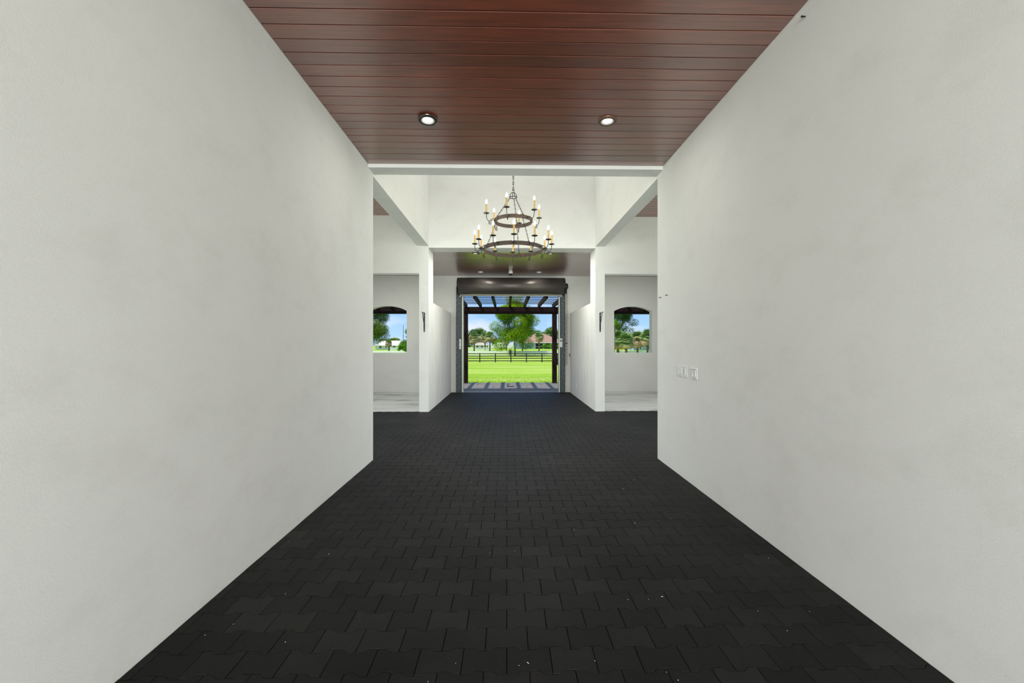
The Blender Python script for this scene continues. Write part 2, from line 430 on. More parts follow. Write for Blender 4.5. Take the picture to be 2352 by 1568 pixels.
# front wall with door opening and two arched windows
dl = at(1061, 700, YW).x; dr = at(1284, 700, YW).x; dtop = 2.92
def arch(xa, xb, z0, zs, zt, n=12):
    w = (xb-xa)/2; h = zt-zs; R_ = (w*w+h*h)/(2*h); cx = (xa+xb)/2; cz = zt-R_; a = math.asin(w/R_)
    pts = [(xa, z0), (xb, z0)]
    for k in range(n+1):
        t = a-2*a*k/n; pts.append((cx+R_*math.sin(t), cz+R_*math.cos(t)))
    return pts
z0w = at(890, 811, YW).z; zsw = at(890, 713, YW).z; ztw = at(890, 701, YW).z
wlx = (at(843, 750, YW).x, at(935, 750, YW).x); wrx = (at(1409.5, 750, YW).x, at(1499, 750, YW).x)
aL = arch(*wlx, z0w, zsw, ztw); aR = arch(*wrx, z0w, zsw, ztw)
WF = .24
b = MB().prism([(-6.6, -.2), (-6.6, 3.9), (6.8, 3.9), (6.8, -.2), (dr, -.2), (dr, dtop), (dl, dtop), (dl, -.2)], [aL, aR], YW, YW+WF)
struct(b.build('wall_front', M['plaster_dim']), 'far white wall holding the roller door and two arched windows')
for i, (wx, nm, lab) in enumerate(((wlx, 'window_1', 'unglazed arched window in the left stall, white reveal'), (wrx, 'window_2', 'unglazed arched window in the right stall, white reveal'))):
    o_ = arch(*wx, z0w, zsw, ztw); i_ = arch(wx[0]+.012, wx[1]-.012, z0w+.012, zsw-.004, ztw-.012)
    w = MB().prism(o_, [i_], YW+.001, YW+WF+.02)
    struct(w.build(nm, M['reveal']), lab, 'window')
for s, xa, xb, lab in ((0, -6.2, XL-.2, 'left'), (1, XR+.2, 6.4, 'right')):
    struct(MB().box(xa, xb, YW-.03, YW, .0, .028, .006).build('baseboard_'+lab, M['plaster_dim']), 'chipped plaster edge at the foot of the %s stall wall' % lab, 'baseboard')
# outer ends of the stalls
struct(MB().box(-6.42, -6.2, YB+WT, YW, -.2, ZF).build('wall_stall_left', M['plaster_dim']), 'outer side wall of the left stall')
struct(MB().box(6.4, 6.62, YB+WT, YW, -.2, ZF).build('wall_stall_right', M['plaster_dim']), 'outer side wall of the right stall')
# lintels over the doorways at the cross aisle ends
struct(MB().box(-7.3, -7.1, YC-WT, YB+WT, 3.6, ZA).build('wall_end_left', M['plaster']), 'wall over the doorway at the left end of the cross aisle')
struct(MB().box(7.3, 7.5, YC-WT, YB+WT, 3.6, ZA).build('wall_end_right', M['plaster']), 'wall over the doorway at the right end of the cross aisle')

# ------------------------------------------------------------------ stall floors (worn concrete strips)
for nm, xa, xb in (('left', -6.2, XL-.2), ('right', XR+.2, 6.4)):
    f = MB().box(xa, xb, YB, YW, -.2, -.075).build('floor_stall_'+nm, M['gap'])
    struct(f, 'worn white concrete floor of the %s stall, stained grey' % nm, 'floor')
    ys = [YB+.07, 10.52, 12.02, YW-.004]; off = 0.0 if nm == 'left' else .12
    for j in range(3):
        x = xa
        for x2 in ((xa+xb)/2+(.6 if j % 2 else -.4), xb):
            MB().box(x+.004, x2-.004, ys[j]+(off if j else 0)+.006, (ys[j+1]+(off if j < 2 else 0))-.006, -.12, -.05-.003*j, .006).build('slab', M['stall_floor'], f); x = x2
    MB().box(xa, xb, YB-.002, YB+.065, -.1, -.004, .005).build('threshold', M['whitewash'], f)

# ------------------------------------------------------------------ plank ceilings
def plank_ceiling(name, x0, x1, y0, y1, z, mat, label, pitch=.1385, joints=True, th=.14, start=None):
    c = MB().box(x0-.12, x1+.12, y0-.05, y1+.05, z+.022, z+th).build(name, M['gap'])
    struct(c, label, 'ceiling')
    y = y0 if start is None else start
    while y < y1-.01:
        ya = max(y, y0); yb = min(y+pitch, y1); y += pitch
        if yb-ya < .02: continue
        cuts = [x0]
        if joints and x1-x0 > 5:
            cuts.append(x0+random.uniform(.3, .7)*(x1-x0))
        cuts.append(x1)
        for a_, b_ in zip(cuts, cuts[1:]):
            m = MB().box(a_+.001, b_-.001, ya+.0035, yb-.0035, z-random.random()*.0015, z+.03, .0025)
            o = m.build('plank', mat, c)
    return c
near_ceiling = plank_ceiling('ceiling', XL, XR, -4.9, YC-.19, ZC, M['wood'], 'stained wooden plank ceiling over the near aisle', start=YC-.19-.1385*72)
plank_ceiling('ceiling_passage', -6.3, 6.5, YB+WT, YW, ZF, M['wood_far'], 'glossy brown plank ceiling in front of the roller door', joints=False)
plank_ceiling('ceiling_aisle_left', -7.1, XL-WT-.015, YC, YB, ZA, M['wood'], 'brown plank ceiling of the cross aisle on the left')
plank_ceiling('ceiling_aisle_right', XR+.20, 7.3, YC, YB, ZA, M['wood'], 'brown plank ceiling of the cross aisle on the right')

# ------------------------------------------------------------------ downlights
def downlight(loc, r, label, trim, tilt=0, drop=0.0, group=None, power=6):
    t = tag(empty('downlight', (loc[0], loc[1], loc[2]-drop)), label, 'downlight', group)
    t.rotation_euler = (tilt, tilt*.5, 0)
    MB().lathe([(r*.64, -.001), (r*.66, -.010), (r*.70, -.014), (r*.93, -.013), (r, -.006), (r, .002)], n=32).build('trim_ring', M[trim], t, True)
    MB().lathe([(r*.66, -.010), (r*.58, -.004), (r*.5, -.003)], n=32).build('reflector', M['white_plastic'], t, True)
    MB().lathe([(0, -.003), (r*.3, -.003), (r*.56, -.0035)], n=24).build('lens', M['lamp'], t, True)
    l = bpy.data.lights.new('downlight_beam', 'AREA'); l.shape = 'DISK'; l.size = r; l.energy = power; l.color = (1, .98, .9)
    lo = bpy.data.objects.new('downlight_beam', l); COL.objects.link(lo); lo.parent = t; lo.location = (0, 0, -.02)
    if drop: MB().lathe([(r*.80, 0), (r*.80, drop+.004)], n=24).build('housing', M['black'], t, True)
    return t
downlight((-.751, 4.07, ZC), .094, 'left recessed downlight, hanging loose from the near wooden ceiling', 'chrome', -.05, .014)
downlight((.966, 4.08, ZC), .092, 'right recessed downlight, brown ring flush in the near wooden ceiling', 'copper')
for u, v, side in ((1092, 580, 'left'), (1263, 580, 'right')):
    p = at(u, v, 9.62); downlight((p.x, p.y, ZF), .085, 'round %s downlight in the far ceiling right behind the chandelier' % side, 'copper', power=34)
for u, side in ((1104, 'left'), (1238, 'right')):
    p = at(u, 627, 12.1); downlight((p.x, p.y, ZF), .07, 'small %s downlight in the far ceiling just before the door roll' % side, 'white_plastic', power=2.5)
p = at(1173, 623, 11.75)
t = setobj('dome_camera', 'white domed sensor hanging from the ceiling above the roller door', 'camera', loc=(p.x, 11.75, ZF))
MB().lathe([(0, 0), (.045, 0), (.045, -.03), (.055, -.035), (.058, -.095), (.052, -.105)], n=24).build('housing', M['white_plastic'], t, True)
MB().lathe([(.050, -.10), (.046, -.125), (.03, -.145), (0, -.152)], n=24).build('lens_dome', M['black'], t, True)

# ------------------------------------------------------------------ roller door
door = struct(empty('door_1', (0, 0, 0)), 'dark rolling steel door, rolled up above the far opening', 'door')
DY = 12.52; dz = at(1173, 655, DY-.2).z
xa = at(1052, 700, DY-.2).x; xb = at(1296, 700, DY-.2).x; R0 = .245
prof = []
for k in range(26):
    a_ = 2*PI*k/26
    prof.append((math.cos(a_)*R0*(1+.006*(k % 2)), math.sin(a_)*R0*(1+.006*(k % 2))))
mb = MB(); n = len(prof)
A = [mb.b.verts.new((xa, DY+y, dz+z)) for y, z in prof]; B = [mb.b.verts.new((xb, DY+y, dz+z)) for y, z in prof]
for k in range(n): mb.b.faces.new((A[k], A[(k+1) % n], B[(k+1) % n], B[k]))
mb.b.faces.new(A); mb.b.faces.new(B[::-1]); coil = mb.build('curtain_roll', M['bronze'], door, True)
YG = 12.66
zb = at(1173, 679, YG).z
for k in range(3):
    z_ = dz-.22+.07-.075*k
zt_ = dz-.05
kk = 0
while zt_ > zb+.04:
    MB().box(xa+.06, xb-.06, YG-.012-.006*(kk % 2), YG+.012, zt_-.075, zt_-.003, .004).build('slat', M['bronze'], door); zt_ -= .078; kk += 1
MB().box(xa+.02, xb-.02, YG-.035, YG+.035, zb, zb+.035, .005).build('bottom_bar', M['galv'], door)
for sx, x in ((-1, xa), (1, xb)):
    m = MB()
    ng = 20; pts = []
    for k in range(ng):
        a_ = 2*PI*k/ng; rr = R0*(1.02 if k % 2 else .98); pts.append((DY+math.cos(a_)*rr*.98, dz+math.sin(a_)*rr*.99))
    vs = [m.b.verts.new((x+sx*.002, y, z)) for y, z in pts]; vo = [m.b.verts.new((x+sx*.035, y, z)) for y, z in pts]
    m.b.faces.new(vs); m.b.faces.new(vo[::-1])
    for k in range(ng): m.b.faces.new((vs[k], vs[(k+1) % ng], vo[(k+1) % ng], vo[k]))
    m.box(x-.02 if sx < 0 else x+.0, x+.02 if sx > 0 else x, DY, YW, dz-.26, dz+.1)
    m.build('end_bracket', M['black'], door)
# side guides
for side, (u0, u1, u2) in (('left', (1048, 1060, 1064.5)), ('right', (1298, 1287, 1283))):
    g0 = at(u0, 700, 12.64).x; g1 = at(u1, 700, 12.64).x; g2 = at(u2, 700, 12.68).x
    lo, hi = min(g0, g1), max(g0, g1)
    g = MB().box(lo, hi, 12.64, 12.655, -.005, dz+.02).box(lo, lo+.012, 12.64, YW, -.005, dz+.02).box(hi-.012, hi, 12.64, YW, -.005, dz+.02).build('guide_rail', M['slate'], door)
    lo2, hi2 = min(g1, g2), max(g1, g2)
    MB().box(lo2+.001, hi2-.001, 12.665, YW+.02, 0, zb-.005, .003).build('guide_channel', M['galv'], door)
    outer = lo+.02 if side == 'left' else hi-.02
    inner = lo+.085 if side == 'left' else hi-.085
    bm0 = None
    zz = .10; k = 0
    while zz < dz-.35:
        for xx, ok in ((outer, True), (inner, k % 2 == 0)):
            if not ok: continue
            if bm0 is None:
                o = MB().lathe([(0.0, -.006), (.007, -.004), (.009, 0)], n=8).build('bolt', M['bolt'], g); bm0 = o.data
                o.rotation_euler = (-PI/2, 0, 0)
            else:
                o = link('bolt', bm0, None, g); o.rotation_euler = (-PI/2, 0, 0)
            o.location = (xx, 12.640, zz+(0 if xx == outer else .05))
        zz += .155; k += 1
    mid = at(1057 if side == 'left' else 1289, 700, 12.635).x
    if side == 'left':
        for z1, z2 in ((778.5, 786), (786.5, 795.5), (796, 801.5)):
            MB().box(mid-.026, mid+.026, 12.636, 12.6405, at(1057, z2, 12.63).z, at(1057, z1, 12.63).z).build('sticker', M['sticker'], g)
    else:
        MB().box(mid-.035, mid+.035, 12.636, 12.6405, at(1289, 797, 12.63).z, at(1289, 784, 12.63).z).build('sticker', M['sticker'], g)
        st = MB().box(mid-.035, mid+.035, 12.636, 12.6405, at(1289, 781.5, 12.63).z, at(1289, 776.5, 12.63).z).build('warning_sticker', M['sticker'], g)
        # small warning triangle print
        q = MB(); zc_ = at(1289, 779, 12.63).z
        vs = [q.b.verts.new((mid-.02, 12.6355, zc_+.02)), q.b.verts.new((mid+.02, 12.6355, zc_+.02)), q.b.verts.new((mid, 12.6355, zc_-.018))]
        q.b.faces.new(vs); q.build('red_mark', M['red'], g)
    MB().sphere((mid, 12.635, zb-.02), .022, (1, .6, 1), 12, 8).build('stop_bolt', M['bolt'], g)
# hoist gear and chain on the right
gx = at(1301, 665, 12.5).x
m = MB().cyl((xb+.035, DY, dz), (gx+.03, DY, dz), .09, n=20).cyl((xb+.04, DY-.02, dz-.12), (gx+.0, DY-.02, dz-.12), .06, n=16).cyl((gx, DY, dz), (gx+.05, DY, dz), .05, n=12).box(xb+.035, gx+.01, DY-.06, DY+.04, dz-.22, dz-.02, .01)
m.build('hoist_gear', M['black'], door)
def chain_links(mb, p0, p1, L_=.05, w=.016, r=.004, seg=6):
    p0 = Vector(p0); p1 = Vector(p1); d = p1-p0; n = max(1, int(d.length/(L_*.78))); dn = d.normalized()
    side = dn.cross(Vector((0, 1, 0))).normalized() if abs(dn.y) < .95 else Vector((1, 0, 0)); oth = dn.cross(side)
    for k in range(n):
        c = p0+d*((k+.5)/n); sd = side if k % 2 == 0 else oth
        pts = [c+dn*(L_/2*math.cos(a))*(1.0)+sd*(w/2*math.sin(a)) for a in [2*PI*q/8 for q in range(8)]]
        mb.tube(pts, r, seg, True)
ch = MB(); cx = at(1300.5, 700, 12.45).x
chain_links(ch, (cx-.03, 12.45, dz-.12), (cx-.03, 12.45, at(1300, 838, 12.45).z), .06, .02, .004, 4)
chain_links(ch, (cx+.02, 12.45, dz-.12), (cx+.02, 12.45, at(1300, 838, 12.45).z), .06, .02, .004, 4)
ch.build('hoist_chain', simple('dull_chain_steel', rgb(120, 112, 100), .5, .5), door)
zh = at(1303, 788, 12.7).z
MB().box(cx-.05, cx+.08, 12.70, YW, zh-.012, zh+.012).build('chain_keeper', M['black'], door)
# pale threshold strip under the door
struct(MB().box(dl-.12, dr+.14, YW-.10, YW+.30, -.15, -.008, .006).build('trim_threshold', concrete('threshold_concrete', (.30, .29, .27), .5)), 'worn concrete threshold under the roller door', 'threshold')

rf = MB()  # unseen roof slab, added and sized for the shadow it throws on the terrace
vs = [rf.b.verts.new(q_) for q_ in ((-7.6, YB+.5, 5.9), (7.8, YB+.5, 5.9), (7.8, YW+.35, 4.25), (-7.6, YW+.35, 4.25), (-7.6, YB+.5, 5.75), (7.8, YB+.5, 5.75), (7.8, YW+.35, 4.1), (-7.6, YW+.35, 4.1))]
for f_ in ((0, 1, 2, 3), (7, 6, 5, 4), (0, 4, 5, 1), (1, 5, 6, 2), (2, 6, 7, 3), (3, 7, 4, 0)): rf.b.faces.new([vs[i] for i in f_])
rf.box(-6.6, 6.8, YW+.01, YW+WF-.01, 3.9, 4.2)
struct(rf.build('shade_roof', M['patio']), 'barn roof over the far bay, unseen from inside and added to shade the terrace', 'roof')
# ------------------------------------------------------------------ small wall fittings
def bracket(u, side):
    p = at(u, 718, YB); q = at(u, 762, YB)
    t = setobj('shelf_bracket', 'black metal shelf bracket on the front of the %s column' % side, 'bracket', loc=(p.x, YB, q.z))
    H = p.z-q.z
    mm = MB().box(-.014, .014, -.006, 0, 0, H, .002); mm.build('wall_plate', M['black'], t)
    MB().box(-.014, .014, -.26, 0, H-.006, H, .001).build('arm', M['black'], t)
    MB().tube([(0, -.21, H-.006), (0, -.006, .12)], .006, 8).build('brace', M['black'], t)
    for z in (.03, H*.5, H-.05): MB().lathe([(0, -.005), (.005, -.002), (.006, 0)], n=8).build('screw', M['bolt'], t, loc=(0, -.0062, z)).rotation_euler = (-PI/2, 0, 0)
bracket(974.5, 'left'); bracket(1378.5, 'right')

def plate(u0, u1, v0, v1, label, gang, extra=False):
    # plate on the right wall (x = XR); find y from pixel column
    def yat(u):
        xc = (u-1183)/F_PX; return XR*(math.cos(YAW)-xc*math.sin(YAW))/(xc*math.cos(YAW)+math.sin(YAW))
    ya, yb = yat(u1), yat(u0); um = (u0+u1)/2; ym = (ya+yb)/2
    zt = at(um, v0, ym).z; zb_ = at(um, v1, ym).z
    t = setobj('switch_plate', label, 'switch', loc=(XR, ym, (zt+zb_)/2))
    w = (yb-ya)/2; h = (zt-zb_)/2
    MB().box(-.008, 0, -w, w, -h, h, .003).build('cover', M['plate'], t)
    for g in range(gang):
        c = (g-(gang-1)/2)*w*.86
        r = MB().box(-.004, .003, -.017, .017, -.033, .033, .002).build('rocker', M['plate'], t, loc=(-.0105, c, 0)); r.rotation_euler = (0, .08 if g % 2 else -.05, 0)
    if extra:
        MB().box(-.019, -.010, -w*.95, w*1.02, h-.018, h-.004, .003).build('cover_flap', M['plate'], t)
plate(1558, 1569.5, 839, 864, 'double switch plate on the right wall, farthest from the camera', 2)
plate(1571.5, 1580.5, 841, 866, 'narrow single switch plate on the right wall, in the middle', 1)
plate(1588.5, 1602.5, 844, 871, 'switch plate with a raised top flap, nearest on the right wall', 2, True)
def anchor(u, v, label):
    xc = (u-1183)/F_PX; y = XR*(math.cos(YAW)-xc*math.sin(YAW))/(xc*math.cos(YAW)+math.sin(YAW)); z = at(u, v, y).z
    t = setobj('wall_anchor', label, 'screw', loc=(XR, y, z))
    MB().cyl((-.022, 0, 0), (0, 0, 0), .004, n=8).build('shank', M['black'], t)
    MB().cyl((-.026, 0, 0), (-.020, 0, 0), .0065, n=8).build('head', M['black'], t)
anchor(1519, 683, 'dark screw in the right wall near its corner, lower of two'); anchor(1533.5, 677.5, 'dark screw in the right wall near its corner, upper of two')
anchor(1850, 38, 'small hook high on the right wall just under the ceiling')
# outlet and latch on the right partition
def on_part(u, v, w, h, name, label, cat, mat, d=.008):
    xc = (u-1183)/F_PX; y = XR*(math.cos(YAW)-xc*math.sin(YAW))/(xc*math.cos(YAW)+math.sin(YAW)); z = at(u, v, y).z
    t = setobj(name, label, cat, loc=(XR, y, z)); MB().box(-d, 0, -w/2, w/2, -h/2, h/2, .002).build('cover', M[mat], t); return t
t = on_part(1324, 886, .08, .125, 'outlet_plate', 'white outlet plate low on the right partition', 'outlet', 'white_plastic')
for z in (-.03, .03): MB().box(-.011, -.008, -.017, .017, z-.014, z+.014, .001).build('socket', M['white_plastic'], t)
t = on_part(1308.5, 815, .10, .10, 'latch_plate', 'small dark latch at the far edge of the right partition', 'latch', 'chrome')
MB().box(-.02, -.008, -.01, .03, -.01, .01, .002).build('bolt', M['black'], t)

# ------------------------------------------------------------------ chandelier
CY = 7.18; CX = at(1179, 600, CY).x
chd = setobj('chandelier', 'two-tier rusty iron ring chandelier with eighteen lit candle bulbs', 'chandelier', loc=(CX, CY, 0))
def ring(r, z, h, t=.006, n=64):
    m = MB(); prof = [(r, z-h/2), (r, z+h/2), (r-t, z+h/2), (r-t, z-h/2), (r, z-h/2)]
    return m.lathe(prof, n=n)
ZL, ZU = 3.018, 3.495; RL, RU = .498, .315
ring(RL, ZL, .066).build('lower_ring', M['rust'], chd, False)
ring(RU, ZU, .062).build('upper_ring', M['rust'], chd, False)
pts = [(0, 0, 0), (.03, 0, .014), (.058, 0, .004), (.082, 0, -.02), (.104, 0, -.034), (.128, 0, -.02), (.143, 0, .01), (.148, 0, .05), (.148, 0, .088)]
sc = []
for k in range(19):
    a_ = k/18*PI*3.1; r_ = .031*(1-k/24); sc.append((.085+math.sin(a_)*r_*1.0, 0, -.063+math.cos(a_)*r_))
sc.insert(0, (.104, 0, -.034))
m = MB().tube(pts, .0055, 8).tube(sc, .0045, 6).box(-.004, .006, -.014, .014, -.022, .022, .002)
m.cyl((-.004, 0, .0), (.012, 0, .0), .006, n=8)
arm_me = m.build('arm', M['iron_arm'], None, True); arm_mesh = arm_me.data; bpy.data.objects.remove(arm_me)
def tmp(mb, mat, smooth=True):
    o = mb.build('t', mat, None, smooth); d = o.data; bpy.data.objects.remove(o); return d
pan = tmp(MB().lathe([(0, -.004), (.02, -.005), (.042, .000), (.05, .006), (.049, .008), (.041, .004), (.018, .000), (.018, .016), (.013, .016), (.0, .016)], n=24), M['iron_arm'])
slv = tmp(MB().lathe([(.0145, 0), (.0148, .05), (.0138, .10), (.0145, .14), (.012, .147), (0, .147)], n=16), M['candle'])
blb = tmp(MB().lathe([(.008, 0), (.014, .012), (.0175, .03), (.0155, .05), (.008, .068), (.0, .08)], n=16), M['bulb'])
for (R_, Z_, n_, a0, reach) in ((RL, ZL, 12, 270, 0), (RU, ZU, 6, 16, 0)):
    for k in range(n_):
        a_ = math.radians(a0+360/n_*k)
        o = link('arm', arm_mesh, None, chd); o.location = (R_*math.cos(a_), R_*math.sin(a_), Z_); o.rotation_euler = (0, 0, a_)
        for nm, me_, z in (('drip_pan', pan, .088), ('candle_sleeve', slv, .098), ('bulb', blb, .245)):
            q = link(nm, me_, None, o); q.location = (.148, 0, z)
            if nm == 'candle_sleeve': q.rotation_euler = (random.uniform(-.02, .02), random.uniform(-.02, .02), 0)
        l = bpy.data.lights.new('candle_light', 'POINT'); l.energy = 1.5; l.color = (1, .87, .70); l.shadow_soft_size = .03
        lo = bpy.data.objects.new('candle_light', l); COL.objects.link(lo); lo.parent = chd
        lo.location = ((R_+.148)*math.cos(a_), (R_+.148)*math.sin(a_), Z_+.36)
top_z = 3.895
crown = MB().tube([(.062*math.cos(2*PI*k/20), .062*math.sin(2*PI*k/20), top_z) for k in range(20)], .006, 8, True)
for a_ in (.3, .3+PI/2):
    crown.tube([(.062*math.cos(a_)*math.cos(t), .062*math.sin(a_)*math.cos(t), top_z+.085*math.sin(t)) for t in [PI*k/10 for k in range(11)]], .0055, 8)
crown.tube([(.0, 0, top_z+.085), (.014, 0, top_z+.10), (.012, 0, top_z+.125), (-.004, 0, top_z+.135), (-.016, 0, top_z+.122), (-.018, 0, top_z+.108)], .005, 8)
crown.build('crown_hook', M['iron_arm'], chd, True)
for deg in (213, 299, 77):
    a_ = math.radians(deg); c_, s_ = math.cos(a_), math.sin(a_)
    m = MB(); chain_links(m, (.06*c_, .06*s_, top_z-.01), ((RU-.003)*c_, (RU-.003)*s_, ZU+.035), .045, .018, .0035)
    m.build('chain', M['iron_arm'], chd, True)
    m = MB(); chain_links(m, ((RU-.003)*c_, (RU-.003)*s_, ZU-.035), ((RL-.003)*c_, (RL-.003)*s_, ZL+.035), .045, .018, .0035)
    m.build('chain', M['iron_arm'], chd, True)
    for R_, Z_ in ((RU, ZU), (RL, ZL)):
        m = MB().box(-.010, .004, -.016, .016, -.03, .045, .002); o = m.build('lug', M['rust'], chd); o.location = (R_*c_, R_*s_, Z_); o.rotation_euler = (0, 0, a_)
m = MB(); chain_links(m, (0, 0, top_z+.12), (0, 0, 6.56), .06, .024, .0045, 5); m.build('chain', M['iron_arm'], chd, True)
MB().lathe([(0, 6.55), (.05, 6.555), (.065, 6.58), (.07, 6.6)], n=24).build('ceiling_rose', M['iron_arm'], chd, True)

# ------------------------------------------------------------------ terrace and pergola
pat = struct(MB().box(-8.5, 8.5, YW+WF, 16.3, -.2, -.06).build('floor_terrace', M['gap']), 'grey stone slab terrace outside the roller door', 'terrace')
ys = [YW+WF+.06, 14.2, 15.2, 16.3]; dx = 1.15
for j in range(3):
    x = -8.5+(.0 if j % 2 else .55)
    while x < 8.4:
        MB().box(x+.006, min(x+dx, 8.5)-.006, ys[j]+.006, ys[j+1]-.006, -.1, -.03-random.random()*.006, .004).build('slab', M['patio'], pat); x += dx
p = at(1166, 885, 15.0)
t = setobj('drop_rod', 'black L-shaped strip lying on the grey terrace slabs outside the door', 'rod', loc=(p.x, 14.7, -.03))
MB().box(-.02, .02, .0, 1.0, 0, .02, .004).box(-.02, .22, -.04, 0, 0, .02, .004).build('strip', M['black'], t)

per = setobj('pergola', 'dark stained timber pergola along the outside of the far wall', 'pergola')
pl = at(1069.5, 800, 16.1).x; pr = at(1273.5, 800, 16.1).x; PWD = .085
zb0 = at(1170, 720.5, 16.02).z; zb1 = at(1170, 704.5, 16.02).z
spanp = pr-pl
for x in (-7.3, pl, pr, 7.5):
    MB().box(x-PWD, x+PWD, 16.1-PWD, 16.1+PWD, -.035, zb0, .006).build('post', M['pergola'], per)
MB().box(-7.5, 7.7, 16.02, 16.18, zb0, zb1, .006).build('beam', M['pergola'], per)
rs = (pr-pl)/6.0*.995; rx = pl
k = -7
while pl+k*rs < 7.4:
    x = pl+k*rs; k += 1
    if x < -7.2: continue
    MB().box(x-.036, x+.036, YW+WF, 16.5, zb1, zb1+.15, .005).build('rafter', M['pergola'], per)
for j in range(7):
    y = 13.18+j*.55+.0
    MB().box(-7.5, 7.7, y-.013, y+.013, zb1+.15, zb1+.175, .002).build('purlin', M['pergola'], per)
for s, u0, v0, u1, v1 in ((1, 1075, 772, 1085, 756), (-1, 1268, 773, 1256, 754)):
    a = at(u0, v0, 16.0); b_ = at(u1, v1, 15.9)
    MB().tube([a, b_], .012, 6).build('hanging_arm', M['black'], per)
t = setobj('utility_box', 'dark box fixed to the outer side of the right pergola post', 'box', loc=(pr+PWD+.001, 16.1, at(1280, 838, 16.1).z))
MB().box(0, .055, -.09, .05, 0, .27, .015).build('body', M['black'], t)
MB().box(.0, .05, -.098, -.09, .02, .25, .003).build('cover', M['black'], t)

# ------------------------------------------------------------------ ground
GP_Y = [13.0, 16.3, 30, 50, 67, 85, 107, 120, 138, 150, 165, 200, 300, 600]
GP_Z = [-.2, -.075, -.36, -.93, -1.38, -1.43, -1.44, -1.2, -.55, -.36, -.25, -.15, .1, .3]
def gz(y): return float(np.interp(y, GP_Y, GP_Z))
gy = sorted(set(list(np.arange(16.3, 70, 1.5))+list(np.arange(70, 200, 4.0))+[250, 300, 450, 600])); gx_ = list(np.linspace(-150, 150, 76))
V = [(x, y, gz(y)) for y in gy for x in gx_]; nxg = len(gx_)
Fs = [(j*nxg+i, j*nxg+i+1, (j+1)*nxg+i+1, (j+1)*nxg+i) for j in range(len(gy)-1) for i in range(nxg-1)]
def grass_mat(name):
    m, nt, b = new_mat(name)
    n1 = noise(nt, .25, 6, .65, (.35, 1, 1)); r1 = ramp(nt, n1.outputs['Fac'], [(.3, (.19, .36, .018)), (.46, (.29, .46, .04)), (.58, (.38, .50, .10)), (.72, (.50, .55, .24))])
    n2 = noise(nt, 7, 6, .75, (.7, 1.0, 1)); r2 = ramp(nt, n2.outputs['Fac'], [(.3, (.55, .62, .5)), (.6, (1, 1, 1))])
    nt.links.new(mix(nt, 1, r1.outputs[0], r2.outputs[0], 'MULTIPLY'), b.inputs['Base Color'])
    b.inputs['Roughness'].default_value = .9; b.inputs['Specular IOR Level'].default_value = .1
    bump(nt, b, n2.outputs['Fac'], .6, .03); return m
M['grass'] = grass_mat('lawn')
g = mesh_np('lawn_ground', np.array(V), np.array(Fs), M['grass'])
tag(g, 'bright green mown lawn beyond the terrace', 'lawn', kind='structure'); g.name = 'ground'
# other sides of the barn: plain ground around and behind
o = MB().box(-150, 150, -80, 16.3, -.4, -.21).build('ground', M['grass']); tag(o, 'grassy ground around the barn', 'ground', kind='structure')
# grass blades
nb = 9000
gx0 = rng.uniform(-4.2, 4.8, nb); gy0 = 16.33+rng.random(nb)**1.8*5
hh = rng.uniform(.02, .045, nb); aa = rng.uniform(0, PI, nb); lean = rng.normal(0, .02, (nb, 2)); w_ = rng.uniform(.006, .012, nb)
zz0 = np.interp(gy0, GP_Y, GP_Z)-.005
Vb = np.empty((nb, 3, 3)); Vb[:, 0] = np.stack([gx0-w_*np.cos(aa), gy0-w_*np.sin(aa), zz0], 1); Vb[:, 1] = np.stack([gx0+w_*np.cos(aa), gy0+w_*np.sin(aa), zz0], 1)
Vb[:, 2] = np.stack([gx0+lean[:, 0], gy0+lean[:, 1], zz0+hh], 1)
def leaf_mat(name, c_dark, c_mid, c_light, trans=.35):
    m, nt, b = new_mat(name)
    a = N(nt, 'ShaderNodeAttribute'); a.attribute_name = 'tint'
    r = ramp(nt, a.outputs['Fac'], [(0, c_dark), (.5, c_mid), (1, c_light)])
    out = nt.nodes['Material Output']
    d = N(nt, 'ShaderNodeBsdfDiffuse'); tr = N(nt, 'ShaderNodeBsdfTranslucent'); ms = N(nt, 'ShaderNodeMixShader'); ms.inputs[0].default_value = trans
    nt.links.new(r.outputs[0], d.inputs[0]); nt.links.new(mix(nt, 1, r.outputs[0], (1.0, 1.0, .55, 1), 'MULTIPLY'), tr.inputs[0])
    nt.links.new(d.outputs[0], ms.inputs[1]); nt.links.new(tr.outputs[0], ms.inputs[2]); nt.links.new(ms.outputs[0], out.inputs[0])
    return m
o = mesh_np('grass_blades', Vb.reshape(-1, 3), np.arange(nb*3).reshape(-1, 3), leaf_mat('grass_blade', (.14, .30, .02), (.24, .42, .04), (.36, .5, .1), .3), tint=np.repeat(rng.random(nb), 3))
tag(o, 'short grass blades along the terrace edge', 'grass', kind='stuff')

# ------------------------------------------------------------------ fences
def fence(name, y, x0, x1, step, hp, wp, rails, mat, label, cat='fence', slope=0):
    f = setobj(name, label, cat, loc=(x0, y, gz(y)))
    z0 = 0; n = int(round((x1-x0)/step)); pm = rm = None
    for k in range(n+1):
        if pm is None:
            o = MB().box(-wp/2, wp/2, -wp/2, wp/2, -.1, hp, .01).build('post', M[mat], f); pm = o.data
        else: o = link('post', pm, None, f)
        o.location = (k*step, slope*k, 0)
        if k == n: break
        for zc_, h in rails:
            key = ('rail', round(h, 3))
            if key not in fence.c.setdefault(name+label, {}):
                q = MB().box(wp/2, step-wp/2, -.02, .02, -h/2, h/2, .004).build('rail', M[mat], f); fence.c[name+label][key] = q.data
            else: q = link('rail', fence.c[name+label][key], None, f)
            q.location = (k*step, slope*k-wp*.3, zc_)
    return f
fence.c = {}
x67 = at(1173.5, 820, 67).x
